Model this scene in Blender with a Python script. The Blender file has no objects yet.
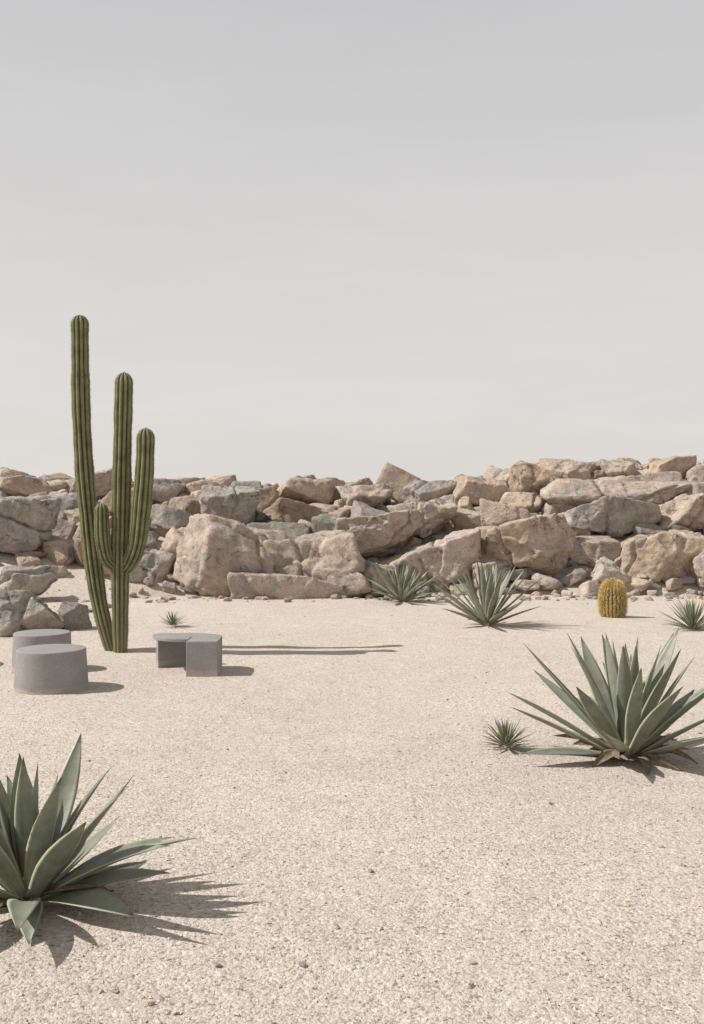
import bpy, math, random
import numpy as np
from mathutils import Vector
random.seed(7); rng=np.random.default_rng(11)
sc=bpy.context.scene
sc.view_settings.view_transform='Standard'; sc.view_settings.look='None'; sc.view_settings.exposure=0
# ---------------------------------------------------------------- helpers
def mk(name,V,F,tint=None,mat=None,smooth=True,parent=None,origin=(0,0,0)):
    V=np.asarray(V,dtype=np.float64)-np.array(origin); F=np.asarray(F,dtype=np.int64)
    me=bpy.data.meshes.new(name); n=len(V); m,k=F.shape
    me.vertices.add(n); me.vertices.foreach_set('co',V.astype(np.float32).ravel())
    me.loops.add(m*k); me.loops.foreach_set('vertex_index',F.astype(np.int32).ravel())
    me.polygons.add(m); me.polygons.foreach_set('loop_start',(np.arange(m)*k).astype(np.int32))
    try: me.polygons.foreach_set('loop_total',np.full(m,k,dtype=np.int32))
    except Exception: pass
    me.polygons.foreach_set('use_smooth',np.full(m,smooth,dtype=bool))
    me.update(calc_edges=True); me.validate()
    if tint is not None:
        t=np.asarray(tint,dtype=np.float32)
        if t.shape[1]==3: t=np.hstack([t,np.ones((n,1),np.float32)])
        a=me.attributes.new('tint','FLOAT_COLOR','POINT'); a.data.foreach_set('color',t.ravel())
    if mat: me.materials.append(mat)
    ob=bpy.data.objects.new(name,me); sc.collection.objects.link(ob); ob.location=origin
    if parent: ob.parent=parent; ob.location=(0,0,0) if tuple(origin)==(0,0,0) else ob.location
    return ob
def empty(name,loc):
    e=bpy.data.objects.new(name,None); sc.collection.objects.link(e); e.location=loc; e.empty_display_size=.2; return e
def vnoise(P,seed=0):
    P=np.asarray(P,dtype=np.float64)+seed*17.31
    i=np.floor(P).astype(np.int64); f=P-i; f=f*f*(3-2*f)
    def h(a,b,c):
        x=((a*73856093)^(b*19349663)^(c*83492791))&0xffffffff
        x=((x^(x>>13))*1274126177)&0xffffffff
        x=((x^(x>>15))*1103515245)&0xffffffff
        return ((x>>8)&0xffff)/65535.0
    X,Y,Z=i[:,0],i[:,1],i[:,2]; fx,fy,fz=f[:,0],f[:,1],f[:,2]
    r=0
    for a in (0,1):
        for b in (0,1):
            for c in (0,1):
                r=r+h(X+a,Y+b,Z+c)*(fx if a else 1-fx)*(fy if b else 1-fy)*(fz if c else 1-fz)
    return r*2-1
def fbm(P,o=4,seed=0):
    r=0;a=1;P=np.asarray(P)
    for k in range(o): r=r+a*vnoise(P*2**k,seed+k); a*=.5
    return r
def ico(s):
    import bmesh
    bm=bmesh.new(); bmesh.ops.create_icosphere(bm,subdivisions=s,radius=1)
    V=np.array([v.co[:] for v in bm.verts]); F=np.array([[v.index for v in f.verts] for f in bm.faces]); bm.free()
    V/=np.linalg.norm(V,axis=1)[:,None]
    return V,F
ICO={s:ico(s) for s in (2,3,4,5,6)}
# ---------------------------------------------------------------- materials
def newmat(name):
    m=bpy.data.materials.new(name); m.use_nodes=True; nt=m.node_tree; b=nt.nodes['Principled BSDF']
    return m,nt,b
def N(nt,t,**k):
    n=nt.nodes.new(t)
    for a,v in k.items(): setattr(n,a,v)
    return n
def L(nt,a,b): nt.links.new(a,b)
def ramp(nt,src,stops):
    r=N(nt,'ShaderNodeValToRGB'); e=r.color_ramp.elements
    while len(e)<len(stops): e.new(.5)
    for x,(p,c) in zip(e,stops):
        x.position=p; x.color=(c,c,c,1) if not hasattr(c,'__len__') else (*c,1)
    L(nt,src,r.inputs['Fac']); return r
def mix(nt,fac,a,b,mode='MIX'):
    m=N(nt,'ShaderNodeMix',data_type='RGBA',blend_type=mode)
    for s,v in ((m.inputs[0],fac),(m.inputs[6],a),(m.inputs[7],b)):
        if isinstance(v,(int,float)): s.default_value=v
        elif isinstance(v,tuple): s.default_value=(*v,1)
        else: L(nt,v,s)
    return m.outputs[2]
def noise(nt,co,scale,detail=4,rough=.55,dist=0):
    n=N(nt,'ShaderNodeTexNoise'); n.inputs['Scale'].default_value=scale; n.inputs['Detail'].default_value=detail
    n.inputs['Roughness'].default_value=rough; n.inputs['Distortion'].default_value=dist
    L(nt,co,n.inputs['Vector']); return n
def bump(nt,h,strength,dist,prev=None):
    b=N(nt,'ShaderNodeBump'); b.inputs['Strength'].default_value=strength; b.inputs['Distance'].default_value=dist
    L(nt,h,b.inputs['Height'])
    if prev is not None: L(nt,prev,b.inputs['Normal'])
    return b.outputs['Normal']

def sand_material(name):
    m,nt,b=newmat(name); tc=N(nt,'ShaderNodeTexCoord').outputs['Object']
    big=noise(nt,tc,.35,5,.6); med=noise(nt,tc,3.5,4,.65); fine=noise(nt,tc,65,4,.75); gr=noise(nt,tc,190,2,.6); cl=noise(nt,tc,24,4,.8)
    col=mix(nt,ramp(nt,big.outputs['Fac'],[(.3,0),(.7,1)]).outputs[0],(.59,.515,.44),(.64,.57,.495))
    col=mix(nt,ramp(nt,med.outputs['Fac'],[(.35,0),(.7,1)]).outputs[0],col,mix(nt,1.0,col,(.92,.91,.90),'MULTIPLY'))
    v=N(nt,'ShaderNodeTexVoronoi'); v.inputs['Scale'].default_value=85; L(nt,tc,v.inputs['Vector'])
    v.inputs['Randomness'].default_value=1
    sep=N(nt,'ShaderNodeSeparateColor'); L(nt,v.outputs['Color'],sep.inputs[0])
    g=ramp(nt,sep.outputs[0],[(0,.48),(.12,.82),(.5,1.0),(.85,1.06),(1,1.35)])
    col=mix(nt,.8,col,g.outputs[0],'MULTIPLY')
    f=ramp(nt,fine.outputs['Fac'],[(.3,.6),(.45,.97),(.6,1.05),(.75,1.24)])
    col=mix(nt,.85,col,f.outputs[0],'MULTIPLY')
    col=mix(nt,.8,col,ramp(nt,cl.outputs['Fac'],[(.32,.72),(.47,.98),(.6,1.04),(.72,1.15)]).outputs[0],'MULTIPLY')
    v3=N(nt,'ShaderNodeTexVoronoi'); v3.inputs['Scale'].default_value=26; L(nt,tc,v3.inputs['Vector'])
    s3=N(nt,'ShaderNodeSeparateColor'); L(nt,v3.outputs['Color'],s3.inputs[0])
    sp=ramp(nt,s3.outputs[1],[(0,.0),(.90,0),(.93,1)]); d3=ramp(nt,v3.outputs['Distance'],[(.18,1),(.3,0)])
    k=N(nt,'ShaderNodeMath',operation='MULTIPLY'); L(nt,sp.outputs[0],k.inputs[0]); L(nt,d3.outputs[0],k.inputs[1])
    col=mix(nt,k.outputs[0],col,(.31,.26,.21))
    L(nt,col,b.inputs['Base Color']); b.inputs['Roughness'].default_value=.95; b.inputs['Specular IOR Level'].default_value=.1
    n=bump(nt,med.outputs['Fac'],.3,.05)
    n=bump(nt,cl.outputs['Fac'],.35,.028,n)
    n=bump(nt,v.outputs['Distance'],.55,-.007,n)
    n=bump(nt,fine.outputs['Fac'],.65,.016,n)
    n=bump(nt,gr.outputs['Fac'],.5,.004,n)
    L(nt,n,b.inputs['Normal']); return m
def rock_material():
    m,nt,b=newmat('rock'); tc=N(nt,'ShaderNodeTexCoord').outputs['Object']
    at=N(nt,'ShaderNodeAttribute',attribute_name='tint').outputs['Color']
    big=noise(nt,tc,1.8,5,.65,.6); med=noise(nt,tc,7,5,.7,.3); fine=noise(nt,tc,38,4,.7)
    col=mix(nt,ramp(nt,big.outputs['Fac'],[(.35,0),(.62,1)]).outputs[0],mix(nt,1.0,at,(.70,.71,.735),'MULTIPLY'),mix(nt,1.0,at,(1.09,1.05,1.02),'MULTIPLY'))
    sh=N(nt,'ShaderNodeVectorMath',operation='ADD'); sh.inputs[1].default_value=(7,3,5); L(nt,tc,sh.inputs[0])
    st=noise(nt,sh.outputs[0],2.0,4,.7,1.0)
    col=mix(nt,ramp(nt,st.outputs['Fac'],[(.53,0),(.72,.5)]).outputs[0],col,(.44,.32,.235))
    col=mix(nt,.9,col,ramp(nt,med.outputs['Fac'],[(.28,.45),(.42,.90),(.6,1.05),(.8,1.2)]).outputs[0],'MULTIPLY')
    col=mix(nt,.8,col,ramp(nt,fine.outputs['Fac'],[(.3,.55),(.5,1),(.7,1.22)]).outputs[0],'MULTIPLY')
    add=N(nt,'ShaderNodeVectorMath',operation='MULTIPLY_ADD')
    L(nt,big.outputs['Color'],add.inputs[0]); add.inputs[1].default_value=(.8,.8,.8); L(nt,tc,add.inputs[2])
    mp=N(nt,'ShaderNodeMapping'); mp.inputs['Scale'].default_value=(1,1,1.7); mp.inputs['Rotation'].default_value=(.2,.35,0); L(nt,add.outputs[0],mp.inputs['Vector'])
    v=N(nt,'ShaderNodeTexVoronoi',feature='DISTANCE_TO_EDGE'); v.inputs['Scale'].default_value=1.2; L(nt,mp.outputs[0],v.inputs['Vector'])
    cr=ramp(nt,v.outputs['Distance'],[(0,.1),(.012,.5),(.032,1)])
    gate=ramp(nt,st.outputs['Fac'],[(.40,0),(.50,1)])
    crg=mix(nt,gate.outputs[0],cr.outputs[0],(1.,1.,1.))
    col=mix(nt,.65,col,crg,'MULTIPLY')
    L(nt,col,b.inputs['Base Color']); b.inputs['Roughness'].default_value=.92; b.inputs['Specular IOR Level'].default_value=.15
    n=bump(nt,crg,.6,.035); n=bump(nt,big.outputs['Fac'],.4,.1,n); n=bump(nt,med.outputs['Fac'],.8,.06,n); n=bump(nt,fine.outputs['Fac'],.7,.014,n)
    L(nt,n,b.inputs['Normal']); return m
def leaf_material(name,base,pale,edge):
    m,nt,b=newmat(name); tc=N(nt,'ShaderNodeTexCoord').outputs['Object']
    at=N(nt,'ShaderNodeAttribute',attribute_name='tint'); s=N(nt,'ShaderNodeSeparateColor'); L(nt,at.outputs['Color'],s.inputs[0])
    col=mix(nt,ramp(nt,s.outputs[2],[(0,0),(1,1)]).outputs[0],base,pale)
    col=mix(nt,ramp(nt,s.outputs[0],[(0,.85),(.12,.5),(.35,0)]).outputs[0],col,(.32,.31,.20))
    n1=noise(nt,tc,14,4,.6); col=mix(nt,.8,col,ramp(nt,n1.outputs['Fac'],[(.3,.72),(.5,1),(.7,1.2)]).outputs[0],'MULTIPLY')
    n2=noise(nt,tc,120,3,.7); col=mix(nt,.5,col,ramp(nt,n2.outputs['Fac'],[(.3,.7),(.7,1.2)]).outputs[0],'MULTIPLY')
    n3=noise(nt,tc,5,4,.7); col=mix(nt,ramp(nt,n3.outputs['Fac'],[(.5,0),(.68,.5)]).outputs[0],col,(.28,.28,.19))
    col=mix(nt,ramp(nt,s.outputs[1],[(.75,0),(.97,.8)]).outputs[0],col,edge)
    col=mix(nt,ramp(nt,s.outputs[0],[(.92,0),(.985,1)]).outputs[0],col,(.09,.055,.035))
    L(nt,col,b.inputs['Base Color']); b.inputs['Roughness'].default_value=.5; b.inputs['Specular IOR Level'].default_value=.4
    L(nt,bump(nt,n1.outputs['Fac'],.25,.01),b.inputs['Normal']); return m
def dry_material():
    m,nt,b=newmat('dry_leaf'); tc=N(nt,'ShaderNodeTexCoord').outputs['Object']
    n1=noise(nt,tc,25,5,.7); L(nt,ramp(nt,n1.outputs['Fac'],[(.3,(.09,.06,.04)),(.7,(.30,.23,.15))]).outputs[0],b.inputs['Base Color'])
    b.inputs['Roughness'].default_value=.9; L(nt,bump(nt,n1.outputs['Fac'],.5,.01),b.inputs['Normal']); return m
def cactus_material():
    m,nt,b=newmat('cactus_skin'); tc=N(nt,'ShaderNodeTexCoord').outputs['Object']
    at=N(nt,'ShaderNodeAttribute',attribute_name='tint'); s=N(nt,'ShaderNodeSeparateColor'); L(nt,at.outputs['Color'],s.inputs[0])
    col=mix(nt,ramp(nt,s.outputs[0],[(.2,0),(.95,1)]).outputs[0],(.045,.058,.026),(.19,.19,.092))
    n1=noise(nt,tc,9,5,.65); col=mix(nt,.9,col,ramp(nt,n1.outputs['Fac'],[(.3,.6),(.5,1),(.7,1.3)]).outputs[0],'MULTIPLY')
    col=mix(nt,ramp(nt,s.outputs[1],[(0,.8),(.12,.45),(.34,0)]).outputs[0],col,(.23,.20,.12))
    L(nt,col,b.inputs['Base Color']); b.inputs['Roughness'].default_value=.6; b.inputs['Specular IOR Level'].default_value=.3
    L(nt,bump(nt,n1.outputs['Fac'],.3,.02),b.inputs['Normal']); return m
def plain(name,c,r=.8,var=.25,sc_=20):
    m,nt,b=newmat(name); tc=N(nt,'ShaderNodeTexCoord').outputs['Object']
    n1=noise(nt,tc,sc_,3,.65); L(nt,mix(nt,1.0,c,ramp(nt,n1.outputs['Fac'],[(.3,1-var),(.7,1+var)]).outputs[0],'MULTIPLY'),b.inputs['Base Color'])
    b.inputs['Roughness'].default_value=r; return m
def concrete_material():
    m,nt,b=newmat('concrete'); tc=N(nt,'ShaderNodeTexCoord').outputs['Object']
    a=noise(nt,tc,4,6,.6); f=noise(nt,tc,60,5,.7)
    col=mix(nt,ramp(nt,a.outputs['Fac'],[(.3,0),(.7,1)]).outputs[0],(.25,.24,.23),(.32,.305,.295))
    col=mix(nt,.6,col,ramp(nt,f.outputs['Fac'],[(.3,.75),(.7,1.18)]).outputs[0],'MULTIPLY')
    g=N(nt,'ShaderNodeNewGeometry'); sx=N(nt,'ShaderNodeSeparateXYZ'); L(nt,g.outputs['Position'],sx.inputs[0])
    ad=N(nt,'ShaderNodeMath',operation='MULTIPLY_ADD'); L(nt,a.outputs['Fac'],ad.inputs[0]); ad.inputs[1].default_value=-.08; L(nt,sx.outputs[2],ad.inputs[2])
    col=mix(nt,ramp(nt,ad.outputs[0],[(0,.6),(.03,0)]).outputs[0],col,(.44,.39,.33))
    L(nt,col,b.inputs['Base Color']); b.inputs['Roughness'].default_value=.85; b.inputs['Specular IOR Level'].default_value=.2
    n=bump(nt,f.outputs['Fac'],.3,.005); L(nt,n,b.inputs['Normal']); return m
SAND=sand_material('sand_gravel'); ROCK=rock_material(); CONC=concrete_material(); DRY=dry_material(); CACT=cactus_material()
AG=leaf_material('agave_leaf',(.14,.16,.125),(.285,.305,.235),(.45,.44,.30))
AG2=leaf_material('yucca_leaf',(.13,.15,.085),(.25,.265,.16),(.34,.34,.2))
SPINE=plain('spine',(.42,.37,.25)); GOLD=plain('gold_spine',(.70,.53,.22))
def pebble_mat():
    m,nt,b=newmat('pebbles'); at=N(nt,'ShaderNodeAttribute',attribute_name='tint')
    tc=N(nt,'ShaderNodeTexCoord').outputs['Object']; n=noise(nt,tc,150,3)
    L(nt,mix(nt,.6,at.outputs['Color'],ramp(nt,n.outputs['Fac'],[(.3,.7),(.7,1.2)]).outputs[0],'MULTIPLY'),b.inputs['Base Color']); b.inputs['Roughness'].default_value=.9; return m
PEB=pebble_mat()
# ---------------------------------------------------------------- ground
def axis(lo,hi,st,far):
    a=np.arange(lo,hi+1e-6,st); return np.concatenate([-np.array(far[::-1])+lo,a,np.array(far)+hi])
far=[1,3,8,20,60,200,700,2500]
xs=axis(-12,12,.12,far); ys=axis(-4,24,.12,far)
def gz(x,y):
    x=np.atleast_1d(np.asarray(x,float)); y=np.atleast_1d(np.asarray(y,float))
    fade=np.clip(1-(np.abs(x)-12)/10,0,1)*np.clip(1-(y-24)/10,0,1)
    P=np.stack([x,y,0*x],1); return (fbm(P*.5,3,3)*.028+fbm(P*3,2,8)*.010)*fade
XX,YY=np.meshgrid(xs,ys); V=np.stack([XX.ravel(),YY.ravel(),gz(XX.ravel(),YY.ravel())],1)
def gridF(nx,ny):
    i=np.arange(nx-1)[None,:]+np.arange(ny-1)[:,None]*nx; i=i.ravel(); return np.stack([i,i+1,i+nx+1,i+nx],1)
mk('ground',V,gridF(len(xs),len(ys)),mat=SAND)
# embankment
def crest(X): return np.interp(X,[-14,-7.5,-6,-3,0,1.5,3.5,5,7,14],[2.12,2.12,2.05,2.0,1.97,1.92,2.15,2.4,2.45,2.5])
def emb(X,Y):
    X=np.asarray(X,float);Y=np.asarray(Y,float)
    y0=np.interp(X,[-14,-7,-4,-3,14],[16.0,16.5,17.0,17.6,17.5])
    t=np.clip((Y-y0)/(22.0-y0),0,1); s=t**.95
    back=np.clip((Y-24)/5,0,1); back=back*back*(3-2*back)
    return crest(X)*s*(1-back)-.06
ex=np.arange(-22,22.01,.15); ey=np.arange(15.8,30,.15); EX,EY=np.meshgrid(ex,ey)
EZ=emb(EX.ravel(),EY.ravel()); P=np.stack([EX.ravel(),EY.ravel(),0*EZ],1); EZ=EZ+fbm(P*.9,4,5)*.07*np.clip(EZ+.06,0,.5)*2
EZ=EZ*np.clip((22-np.abs(EX.ravel()))/3,0,1)-.03*(np.abs(EX.ravel())>19)
mk('embankment',np.stack([EX.ravel(),EY.ravel(),EZ],1),gridF(len(ex),len(ey)),mat=SAND)
# ---------------------------------------------------------------- rocks
GREY=(.395,.36,.325); PALE=(.52,.455,.39); TAN=(.505,.41,.325); BROWN=(.44,.34,.255); DARK=(.30,.275,.25); WARM=(.475,.405,.34)
def rock(s,size,rot,seed,sharp=60,cuts=13,cracks=0,rough=.05,steps=3,dmin=.58,chip=.11):
    r=np.random.default_rng(seed); D,F=ICO[s]
    nrm=r.normal(size=(cuts,3)); nrm/=np.linalg.norm(nrm,axis=1)[:,None]; d=r.uniform(dmin,1.0,cuts)
    nrm=np.vstack([nrm,np.eye(3),-np.eye(3)]); d=np.concatenate([d,r.uniform(.8,1.0,6)])
    jit=r.normal(size=(len(nrm),3))*.14; jit[:cuts]=0; nrm=nrm+jit; nrm/=np.linalg.norm(nrm,axis=1)[:,None]
    q=np.maximum(D@nrm.T,0)/d; rad=(q**sharp).sum(1)**(-1/sharp)
    V=D*rad[:,None]
    V=V*(1+(fbm(V*1.4,2,seed%97)*rough*.8)[:,None])
    V=V*np.array(size); sm=min(size); kk=max(.3,sm)
    for c in range(steps):
        n=r.normal(size=3); n/=np.linalg.norm(n); off=r.uniform(-.7,.7)*sm
        dist=V@n-off+fbm(V*2.2/kk,3,seed%17+c+20)*.12*sm
        side=1 if r.random()<.5 else -1
        V=V-D*(np.clip(dist*side/(.05*sm),0,1)*r.uniform(.03,chip)*sm)[:,None]
    rid=1-np.abs(fbm(V*2.0/kk,3,seed%53+7)); V=V+D*((rid-.6)*rough*sm*.7)[:,None]
    V=V+D*(fbm(V*6/kk**.5,3,seed%31+3)*rough*.34*sm)[:,None]
    for c in range(cracks):
        n=r.normal(size=3); n/=np.linalg.norm(n); off=r.uniform(-.5,.5)*sm
        w=fbm(V*1.7,3,seed%17+c)*.16*sm; dist=V@n-off+w
        V=V-D*(np.exp(-(dist/(.025+.012*r.random()))**2)*.09*r.uniform(.5,1.2))[:,None]
    a,b,c=rot
    Rx=np.array([[1,0,0],[0,math.cos(a),-math.sin(a)],[0,math.sin(a),math.cos(a)]])
    Ry=np.array([[math.cos(b),0,math.sin(b)],[0,1,0],[-math.sin(b),0,math.cos(b)]])
    Rz=np.array([[math.cos(c),-math.sin(c),0],[math.sin(c),math.cos(c),0],[0,0,1]])
    return V@(Rz@Ry@Rx).T,F
KEY=[
 (-1.85,17.9,.40,(1.6,1.0,1.08),.10,.1,WARM,141,6,4),
 (-.62,17.75,.38,(1.3,.85,.95),.24,-.2,WARM,142,6,4),
 (-1.25,17.15,.10,(1.0,.42,.40),.05,.05,PALE,143,6,2),
 (-.10,17.3,.26,(.5,.4,.5),-.1,.4,GREY,104,5,1),
 (.32,17.4,.24,(.44,.38,.44),.1,.9,WARM,105,5,1),
 (-2.5,19.9,1.5,(.80,.6,.72),.2,.3,GREY,106,6,1),
 (-3.5,19.8,1.12,(.72,.5,.48),.1,.2,GREY,126,5,1),
 (-6.15,18.4,1.25,(.9,.6,.66),.1,.2,GREY,107,6,2),
 (-4.25,12.75,.13,(.66,.5,.44),.05,.1,GREY,108,6,2),
 (-3.62,13.0,.10,(.25,.25,.32),.0,.5,DARK,109,5,0),
 (-5.35,16.6,.40,(.55,.4,.32),.0,.5,GREY,110,5,1),
 (3.3,18.5,.88,(1.15,.78,.76),-.08,.1,TAN,144,6,2),
 (5.3,20.5,1.83,(1.7,.8,.38),-.03,.0,WARM,112,6,2),
 (5.0,19.5,1.33,(1.05,.5,.42),.05,.1,GREY,113,6,1),
 (1.45,19.5,1.36,(.82,.6,.52),-.3,.2,PALE,114,6,1),
 (.45,18.9,1.0,(.98,.7,.56),-.3,.0,WARM,115,6,2),
 (1.5,18.3,.42,(1.2,.75,.68),-.15,.1,PALE,116,6,2),
 (2.45,18.0,.3,(.52,.45,.45),-.1,.5,WARM,117,5,1),
 (5.7,18.3,.70,(.9,.6,.62),.15,.2,TAN,118,6,2),
 (6.6,17.9,.52,(.7,.55,.76),-.1,.3,PALE,119,6,1),
 (4.65,18.0,.28,(.48,.4,.38),.1,.3,PALE,120,5,0),
 (3.9,21.4,2.15,(.6,.45,.42),.1,.3,BROWN,121,5,0),
 (4.85,21.8,2.32,(.7,.5,.36),-.1,.3,TAN,122,5,0),
 (2.75,21.2,1.9,(.78,.5,.42),.15,.3,TAN,123,5,0),
 (-1.0,21.3,1.9,(.7,.5,.38),.15,.3,TAN,124,5,0),
 (.3,21.0,1.78,(.7,.5,.34),-.05,.3,WARM,125,5,0),
 (-3.6,18.3,.42,(.48,.45,.44),.1,.6,GREY,127,5,1),
 (-4.4,18.9,.75,(.75,.5,.45),-.1,.3,DARK,128,5,1),
 (6.6,19.7,1.4,(.85,.6,.54),-.1,.3,TAN,129,5,1),
 (5.9,21.8,2.3,(.6,.45,.36),.1,.8,WARM,130,5,0),
 (6.9,21.6,2.35,(.65,.45,.38),-.1,.2,TAN,131,5,0),
 (1.6,21.2,1.82,(.68,.45,.36),.1,.5,GREY,132,5,0),
 (-4.0,21.3,1.9,(.7,.45,.38),.1,.5,GREY,133,5,0),
 (-5.4,21.3,1.95,(.75,.45,.38),-.1,.2,WARM,134,5,0),
 (-7.0,21.2,1.95,(.7,.45,.4),.1,.5,TAN,135,5,0),
]
placed=[]
for (X,Y,Z,S,yr,zr,col,sd,sub,ck) in KEY:
    V,F=rock(sub,S,(random.uniform(-.15,.15),yr,zr),sd,sharp=55,cracks=ck,cuts=11,rough=.08,steps=7,dmin=.72,chip=.075)
    mk('boulder',V+np.array([X,Y,Z]),F,tint=np.tile(col,(len(V),1)),mat=ROCK,origin=(X,Y,Z))
    placed.append((X,Y,Z,(S[0]*.5+S[2]*.5)*.88))
AV,AF,AT=[],[],[];off=0;cnt=0
cols=[GREY,PALE,TAN,WARM,GREY,WARM,TAN,BROWN,DARK,WARM]
def tryrock(rmin,rmax,tries,ov,ylo,yhi,sub,zoff=.1):
    global off,cnt
    for _ in range(tries):
        X=random.uniform(-12.5,12.5); Y=random.uniform(ylo,yhi)
        if X<-2.9 and Y<18.3 and random.random()<.8: continue
        r=random.uniform(rmin,rmax)
        if Y<17.9 and r>.35: continue
        Z=float(emb(X,Y))+r*zoff
        if Y>21 and r>.3: Z-=.12
        if any((X-a)**2+(Y-b)**2*.8+(Z-c)**2 < (ov*(r+q))**2 for a,b,c,q in placed): continue
        placed.append((X,Y,Z,r)); cnt+=1
        S=(r*random.uniform(1.05,1.55),r*random.uniform(.85,1.15),r*random.uniform(.6,.98))
        V,F=rock(sub,S,(random.uniform(-.3,.3),random.uniform(-.35,.35),random.uniform(0,6.28)),cnt+500,sharp=random.choice([35,50,90]),cuts=random.randint(7,13),cracks=1 if r>.4 else 0,steps=3,dmin=.64)
        c=np.array(random.choice(cols))*random.uniform(.82,1.1)
        AV.append(V+np.array([X,Y,Z])); AF.append(F+off); AT.append(np.tile(c,(len(V),1))); off+=len(V)
tryrock(.42,.64,1200,.70,18.5,22.4,5)
tryrock(.25,.40,2500,.70,18.0,22.8,4)
tryrock(.14,.25,6000,.70,17.7,22.9,4,.2)
tryrock(.07,.14,4000,.78,17.2,22.9,3,.4)
mk('rock_wall',np.vstack(AV),np.vstack(AF),tint=np.vstack(AT),mat=ROCK)
print('rocks',cnt,off)
AV,AF,AT=[],[],[];off=0
for k in range(380):
    if k<300:
        X=random.uniform(-9,9); Y=17.1-abs(random.gauss(0,.35)) if X>-2.8 else random.uniform(14.5,18.2); r=random.choice([.015,.02,.03,.03,.04,.06,.08])
    else:
        Y=random.uniform(3,16); X=random.uniform(-.45,.45)*Y; r=random.uniform(.006,.015)
    z=max(float(gz(X,Y)[0]),float(emb(X,Y)) if Y>15.8 else -1)
    V,F=rock(2,(r*1.2,r,r*.7),(0,0,random.uniform(0,6)),k+3000,cuts=8)
    AV.append(V+np.array([X,Y,z+r*.2]));AF.append(F+off);AT.append(np.tile(random.choice(cols),(len(V),1)));off+=len(V)
mk('rubble',np.vstack(AV),np.vstack(AF),tint=np.vstack(AT),mat=ROCK,smooth=False)
# gravel
n=40000; Yg=2.6+rng.random(n)**1.6*8; Xg=(rng.random(n)*2-1)*(.5*Yg+.8)
sz=rng.choice([.002,.003,.004,.005,.007,.010],n,p=[.33,.33,.19,.11,.033,.007])
O=np.array([[1,0,0],[-1,0,0],[0,1,0],[0,-1,0],[0,0,1],[0,0,-1.]])
OF=np.array([[0,2,4],[2,1,4],[1,3,4],[3,0,4],[2,0,5],[1,2,5],[3,1,5],[0,3,5]])
an=rng.random(n)*6.28; ca,sa=np.cos(an),np.sin(an)
B=O[None]*(1+rng.normal(size=(n,6,3))*.2)+rng.normal(size=(n,6,3))*.25
B=B*np.stack([rng.uniform(.9,1.5,n),rng.uniform(.8,1.2,n),rng.uniform(.5,.8,n)],1)[:,None,:]*sz[:,None,None]
X2=B[...,0]*ca[:,None]-B[...,1]*sa[:,None]; Y2=B[...,0]*sa[:,None]+B[...,1]*ca[:,None]
G=np.stack([X2+Xg[:,None],Y2+Yg[:,None],B[...,2]+(gz(Xg,Yg)+sz*.25)[:,None]],-1).reshape(-1,3)
pc=np.array([(.54,.47,.40),(.60,.535,.46),(.43,.37,.305),(.49,.445,.40),(.23,.19,.155),(.64,.59,.53)])[rng.choice(6,n,p=[.3,.24,.2,.11,.07,.08])]
mk('gravel',G,(OF[None]+np.arange(n)[:,None,None]*6).reshape(-1,3),tint=np.repeat(pc,6,axis=0),mat=PEB,smooth=False)
# ---------------------------------------------------------------- agaves
WP=([0,.12,.3,.42,.58,.75,.88,.96,1],[.62,.62,.88,1,.95,.68,.36,.13,.015])
def leaf(Lg,W,az,e0,e1,base,bend=0,nt_=16,thick=.16,chan=.28,roll=0,dry=False,rs=0.5):
    ring=[-1,-.7,-.35,0,.35,.7,1]; V=[];T=[]
    p=Vector(base); st=Lg/(nt_-1); a=az
    for i in range(nt_):
        t=i/(nt_-1); e=e0+(e1-e0)*t**1.5
        tg=Vector((math.cos(a)*math.cos(e),math.sin(a)*math.cos(e),math.sin(e)))
        sd=Vector((-math.sin(a),math.cos(a),0)); nn=tg.cross(sd)
        if nn.z<0: nn=-nn
        rr=roll*t; s2=sd*math.cos(rr)+nn*math.sin(rr); n2=nn*math.cos(rr)-sd*math.sin(rr)
        w=W*.5*np.interp(t,*WP); th=W*thick*(1.25-t)*min(1,w/(W*.25))
        ch=chan*(1.0 if not dry else 2.2)
        for u in ring: V.append(p+s2*(u*w)+n2*(ch*w*u*u*(1-.4*t))); T.append((t,abs(u),rs))
        for u in (.8,.4,0,-.4,-.8): V.append(p+s2*(u*w)+n2*(ch*w*u*u*(1-.4*t)-th*(1-u*u))); T.append((t,abs(u)*.9,max(0,rs-.12)))
        p=p+tg*st; a+=bend/nt_
    k=12; F=[]
    for i in range(nt_-1):
        for j in range(k):
            F.append([i*k+j,i*k+(j+1)%k,(i+1)*k+(j+1)%k,(i+1)*k+j])
    return [tuple(v) for v in V],F,T
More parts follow.
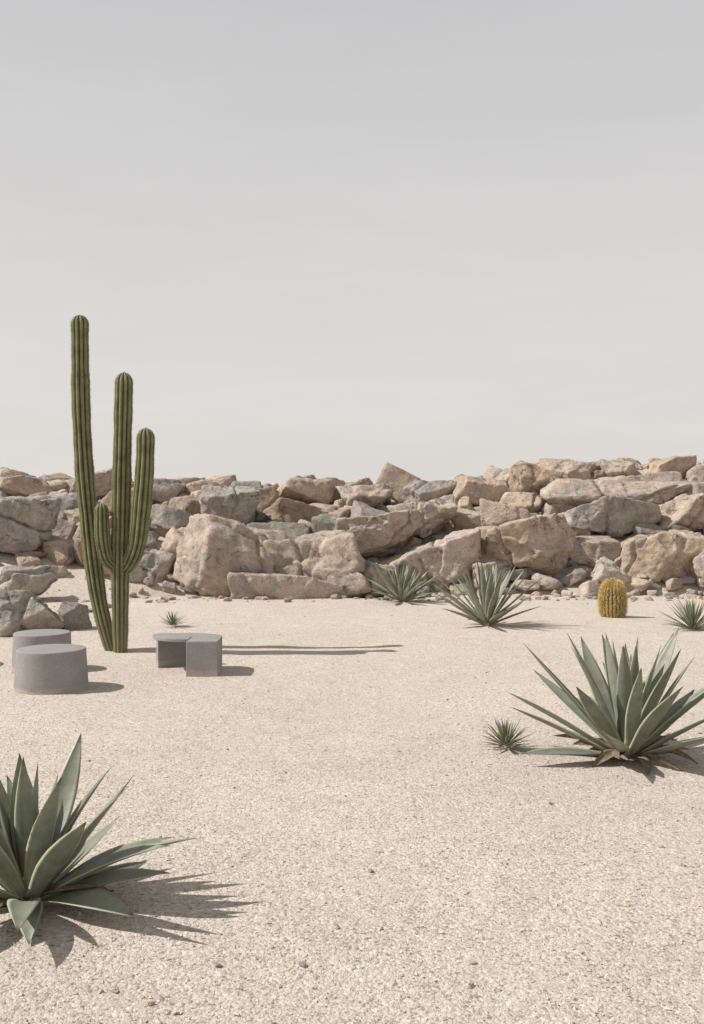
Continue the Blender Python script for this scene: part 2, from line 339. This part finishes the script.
def agave(name,X,Y,n,Lg,W,mat,seed,emax=86,emin=12,droop=.25,base_r=.05,drys=6,z0=None,lenvar=.12,pw=.85,short=.85,extra=()):
    R=random.Random(seed); e=empty(name,(X,Y,(float(gz(X,Y)[0]) if z0 is None else z0)))
    V,F,T=[],[],[]
    def add(d):
        o=len(V); V.extend(d[0]); F.extend([[a+o for a in f] for f in d[1]]); T.extend(d[2])
    for i in range(n):
        q=(i+.5)/n
        az=i*2.39996+R.uniform(-.18,.18); el=math.radians(emax+(emin-emax)*q**pw+R.uniform(-5,5))
        ll=Lg*(.76+.24*math.sin(min(1,q*1.6)*math.pi/2))*R.uniform(1-lenvar,1+lenvar)
        if q>.75: ll*=short
        br=base_r*(.25+.75*q)
        b=(math.cos(az)*br,math.sin(az)*br,.02+base_r*.9*(1-q))
        dr=R.uniform(-.15,1)*droop*(.4+.8*q)
        add(leaf(ll,W*R.uniform(.85,1.12)*(.8+.2*q),az,el,el-dr,b,bend=R.uniform(-.3,.3),roll=R.uniform(-.6,.6),rs=R.random()))
    for (az,el,ll,dr) in extra:
        add(leaf(ll,W*.9,math.radians(az),math.radians(el),math.radians(el)-dr,(math.cos(math.radians(az))*base_r,math.sin(math.radians(az))*base_r,.03),roll=.2,rs=.5))
    A=np.array(V); A[:,2]=np.maximum(A[:,2],.003+.004*rng.random(len(A)))
    mk('leaves',A,F,tint=T,mat=mat,parent=e)
    if drys:
        V,F,T=[],[],[]
        for i in range(drys):
            az=R.uniform(0,6.28); el=R.uniform(-.05,.35)
            add(leaf(Lg*R.uniform(.25,.5),W*R.uniform(.3,.6),az,el,el-R.uniform(.3,.8),(math.cos(az)*base_r,math.sin(az)*base_r,R.uniform(.03,.07)),bend=R.uniform(-.8,.8),roll=R.uniform(-1.5,1.5),dry=True))
        A=np.array(V); A[:,2]=np.maximum(A[:,2],.004+ .01*rng.random(len(A)))
        mk('dry_leaves',A,F,tint=T,mat=DRY,parent=e)
    return e
agave('agave',-1.27,3.93,30,.60,.118,AG,1,emin=10,droop=.6,base_r=.06,drys=8,pw=1.0,short=.8,extra=[(-72,18,.34,1.1),(6,16,.50,.35),(-10,34,.58,.45),(28,24,.55,.4)])
agave('agave',1.76,6.4,34,.84,.130,AG,2,emin=15,droop=.2,base_r=.08,drys=16,pw=.95,short=.8)
agave('agave',1.77,13.1,38,.88,.095,AG,3,emin=18,droop=.15,base_r=.07,drys=4,short=.8)
agave('agave',.82,16.3,44,.70,.075,AG,4,emin=12,droop=.3,base_r=.06,drys=4)
agave('yucca',4.36,12.8,80,.42,.032,AG2,5,emin=8,droop=.2,base_r=.05,drys=0,lenvar=.15)
agave('yucca',1.0,6.5,80,.18,.015,AG2,6,emin=3,droop=.2,base_r=.025,drys=3,lenvar=.2)
agave('yucca',-2.33,13.0,46,.19,.02,AG2,7,emin=5,droop=.2,base_r=.03,drys=0,lenvar=.2)
# ---------------------------------------------------------------- cacti
def catmull(P,st):
    P=[np.array(p,float) for p in P]; Q=[2*P[0]-P[1]]+P+[2*P[-1]-P[-2]]; out=[]
    for i in range(1,len(Q)-2):
        a,b,c,d=Q[i-1:i+3]; m=max(2,int(np.linalg.norm(c[:3]-b[:3])/st))
        for k in range(m):
            t=k/m; out.append(.5*((2*b)+(-a+c)*t+(2*a-5*b+4*c-d)*t*t+(-a+3*b-3*c+d)*t**3))
    out.append(P[-1]); return np.array(out)
def stem(P,ribs,depth,st=.025,gap=.035,slen=.022,seed=0,nsp=6,per=8,pw=.7):
    R=random.Random(seed); C=catmull(P,st); pos=C[:,:3]; rad=C[:,3]
    seg=np.linalg.norm(np.diff(pos,axis=0),axis=1); s=np.concatenate([[0],np.cumsum(seg)]); Lt=s[-1]
    tl=rad[-1]*1.25; keep=s<Lt-tl; base=pos[keep];sb=s[keep];rb=rad[keep]
    ts=np.linspace(Lt-tl,Lt,14); tp=np.stack([np.interp(ts,s,pos[:,k]) for k in range(3)],1); tr=rad[-1]*np.sqrt(np.maximum(0,1-((ts-(Lt-tl))/tl)**2))+.002
    pos=np.vstack([base,tp]); rr=np.concatenate([rb,tr]); s=np.concatenate([sb,ts])
    n=len(pos); m=ribs*per; V=np.zeros((n,m,3)); T=np.zeros((n,m,3)); u=np.array([1.,0,0]); spts=[]
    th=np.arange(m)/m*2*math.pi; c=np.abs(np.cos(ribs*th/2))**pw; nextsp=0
    for i in range(n):
        tg=pos[min(i+1,n-1)]-pos[max(i-1,0)]; tg/=np.linalg.norm(tg); u=u-tg*(u@tg); u/=np.linalg.norm(u); w=np.cross(tg,u)
        wob=1+.03*math.sin(s[i]*7+seed)+.018*math.sin(s[i]*19+seed*2)
        r=rr[i]*wob*(1-depth*(1-c))
        V[i]=pos[i]+np.outer(r*np.cos(th),u)+np.outer(r*np.sin(th),w)
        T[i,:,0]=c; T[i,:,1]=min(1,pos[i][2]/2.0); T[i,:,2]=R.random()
        if s[i]>=nextsp:
            nextsp+=gap
            for k in range(ribs):
                o=np.cos(th[k*per])*u+np.sin(th[k*per])*w
                spts.append((V[i,k*per],o,tg))
    F=[]
    for i in range(n-1):
        j=np.arange(m); j2=(j+1)%m; F.append(np.stack([i*m+j,i*m+j2,(i+1)*m+j2,(i+1)*m+j],1))
    SV=[];SF=[]
    for p,o,tg in spts:
        for q in range(nsp):
            d=o*R.uniform(.5,1)+tg*R.uniform(-.9,.9)+np.cross(o,tg)*R.uniform(-.9,.9); d/=np.linalg.norm(d)
            a=np.cross(d,tg+.01); a/=np.linalg.norm(a); b=np.cross(d,a); wd=slen*.045; k=len(SV)
            q0=p-o*.003
            SV+= [q0+a*wd,q0-a*wd*.5+b*wd*.87,q0-a*wd*.5-b*wd*.87,q0+d*slen*R.uniform(.6,1.2)]
            SF+= [[k,k+1,k+3],[k+1,k+2,k+3],[k+2,k,k+3]]
    return V.reshape(-1,3),np.vstack(F),T.reshape(-1,3),np.array(SV),np.array(SF)
cc=empty('column_cactus',(-2.6,11.0,0))
o=np.array([-2.6,11.0,0,0])
ST=[('left_stem',[(-2.63,11.02,-.05,.065),(-2.71,11.03,.2,.08),(-2.80,11.06,.55,.093),(-2.865,11.09,.95,.1),(-2.92,11.12,1.4,.103),(-2.98,11.14,2.0,.104),(-3.02,11.15,2.75,.102),(-3.035,11.15,3.72,.096)],11),
    ('centre_stem',[(-2.53,10.93,-.05,.07),(-2.525,10.90,.35,.09),(-2.51,10.84,1.0,.1),(-2.485,10.80,1.9,.102),(-2.455,10.78,3.03,.094)],11),
    ('right_arm',[(-2.50,10.85,.86,.05),(-2.39,10.80,.99,.087),(-2.30,10.73,1.2,.097),(-2.245,10.68,1.6,.102),(-2.21,10.66,2.0,.102),(-2.195,10.65,2.42,.093)],11),
    ('short_arm',[(-2.56,10.84,.92,.05),(-2.64,10.77,1.02,.075),(-2.68,10.74,1.25,.083),(-2.69,10.74,1.62,.07)],10)]
for k,(nm,P,rb) in enumerate(ST):
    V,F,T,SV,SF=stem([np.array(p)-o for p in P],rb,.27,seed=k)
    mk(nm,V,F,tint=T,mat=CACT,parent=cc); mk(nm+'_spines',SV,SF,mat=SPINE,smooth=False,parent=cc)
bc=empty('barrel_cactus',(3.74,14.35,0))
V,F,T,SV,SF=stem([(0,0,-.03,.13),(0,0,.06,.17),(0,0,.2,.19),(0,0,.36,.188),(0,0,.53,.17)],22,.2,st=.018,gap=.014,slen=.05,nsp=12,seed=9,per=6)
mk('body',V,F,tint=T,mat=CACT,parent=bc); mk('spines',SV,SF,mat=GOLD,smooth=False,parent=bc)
# ---------------------------------------------------------------- concrete furniture
def lathe(prof,m=96):
    V=[];n=len(prof)
    for r,z in prof:
        for j in range(m): a=j/m*6.283185; V.append((r*math.cos(a),r*math.sin(a),z))
    F=[[i*m+j,i*m+(j+1)%m,(i+1)*m+(j+1)%m,(i+1)*m+j] for i in range(n-1) for j in range(m)]
    return V,F
def stool(X,Y,rb,rt,h):
    b=.012; prof=[(.001,-.03),(rb,-.03),(rb,.0)]+[(rb+(rt-rb)*t,h*t) for t in (.3,.6,.9)]
    prof+=[(rt+b*(math.cos(a)-1)+.002,h-b+b*math.sin(a)) for a in np.linspace(0,math.pi/2,6)]+[(rt*.6,h),(.001,h)]
    V,F=lathe(prof); V=np.array(V)+np.array([X,Y,0]); mk('concrete_stool',V,F,mat=CONC,origin=(X,Y,0))
stool(-2.59,8.62,.312,.288,.365); stool(-3.02,9.75,.285,.268,.36); stool(-4.12,10.0,.285,.268,.36)
def prism(name,poly,z0,z1,parent,bev=.006):
    import bmesh
    bm=bmesh.new(); vs=[bm.verts.new((x,y,z0)) for x,y in poly]; f=bm.faces.new(vs)
    r=bmesh.ops.extrude_face_region(bm,geom=[f]); 
    for v in r['geom']:
        if isinstance(v,bmesh.types.BMVert): v.co.z=z1
    bmesh.ops.recalc_face_normals(bm,faces=bm.faces)
    bmesh.ops.bevel(bm,geom=[e for e in bm.edges if e.calc_face_angle(0)>.6],offset=bev,segments=3,affect='EDGES')
    me=bpy.data.meshes.new(name); bm.to_mesh(me); bm.free(); me.materials.append(CONC)
    ob=bpy.data.objects.new(name,me); sc.collection.objects.link(ob); ob.parent=parent; return ob
be=empty('concrete_bench',(-1.6,9.66,0))
arc=[(-.31+.37*t,.20+.20*math.sin(t*math.pi/2)) for t in np.linspace(0,1,14)]
prism('left_leg',arc+[(x-.03,y+.05) for x,y in arc[::-1]],-.03,.297,be,bev=.003)
prism('right_leg',[(.055,-.36),(.35,-.36),(.35,-.02),(.055,-.02)],-.03,.33,be)
conc=[(.052-.38*math.sin(t),-.20+.28*(1-math.cos(t))) for t in np.linspace(0,1.35,12)]
prism('seat_slab',conc[::-1]+[(.052,-.017),(.35,-.017),(.335,.08),(.27,.18),(.16,.25),(.0,.28),(-.2,.28),(-.32,.24),(-.36,.16)],.30,.33,be,bev=.004)
# ---------------------------------------------------------------- sky and sun
EL=math.radians(46); AZ=math.radians(4)
sd=Vector((math.cos(EL)*math.cos(AZ),math.cos(EL)*math.sin(AZ),-math.sin(EL)))
sun=bpy.data.lights.new('sun','SUN'); sun.energy=5.0; sun.angle=math.radians(.4); sun.color=(1,.96,.905)
so=bpy.data.objects.new('sun',sun); sc.collection.objects.link(so); so.rotation_euler=sd.to_track_quat('-Z','Y').to_euler(); so.location=(-8,0,8)
w=bpy.data.worlds.new('sky'); sc.world=w; w.use_nodes=True; nt=w.node_tree; bg=nt.nodes['Background']
sk=N(nt,'ShaderNodeTexSky',sky_type='NISHITA'); sk.sun_disc=False; sk.sun_elevation=EL; sk.sun_rotation=math.radians(-94); sk.dust_density=4; sk.air_density=1
hs=N(nt,'ShaderNodeHueSaturation'); hs.inputs['Saturation'].default_value=.25; L(nt,sk.outputs[0],hs.inputs['Color'])
tc=N(nt,'ShaderNodeTexCoord').outputs['Generated']; sx=N(nt,'ShaderNodeSeparateXYZ'); L(nt,tc,sx.inputs[0])
g=ramp(nt,sx.outputs[2],[(0,(8.1,7.8,7.5)),(.12,(7.85,7.6,7.35)),(.3,(7.1,6.95,6.9)),(.5,(5.9,5.8,5.95)),(.7,(3.9,3.9,4.0)),(1,(3.4,3.4,3.6))])
mp=N(nt,'ShaderNodeMapping'); mp.inputs['Scale'].default_value=(1.2,1.2,7); mp.inputs['Rotation'].default_value=(.0,.12,0); L(nt,tc,mp.inputs['Vector'])
cn=noise(nt,mp.outputs[0],2.2,6,.6,.4)
g2=mix(nt,1.0,g.outputs[0],ramp(nt,cn.outputs['Fac'],[(.3,.97),(.7,1.03)]).outputs[0],'MULTIPLY')
L(nt,mix(nt,.12,g2,hs.outputs[0]),bg.inputs['Color']); bg.inputs['Strength'].default_value=.1
# ---------------------------------------------------------------- camera
cam=bpy.data.cameras.new('camera'); co=bpy.data.objects.new('camera',cam); sc.collection.objects.link(co)
co.location=(0,0,1.6); co.rotation_euler=(math.pi/2,0,0); cam.sensor_fit='VERTICAL'; cam.sensor_height=36; cam.lens=1000/1024*36
cam.shift_y=-7/1024; cam.clip_end=6000; cam.clip_start=.05
sc.camera=co
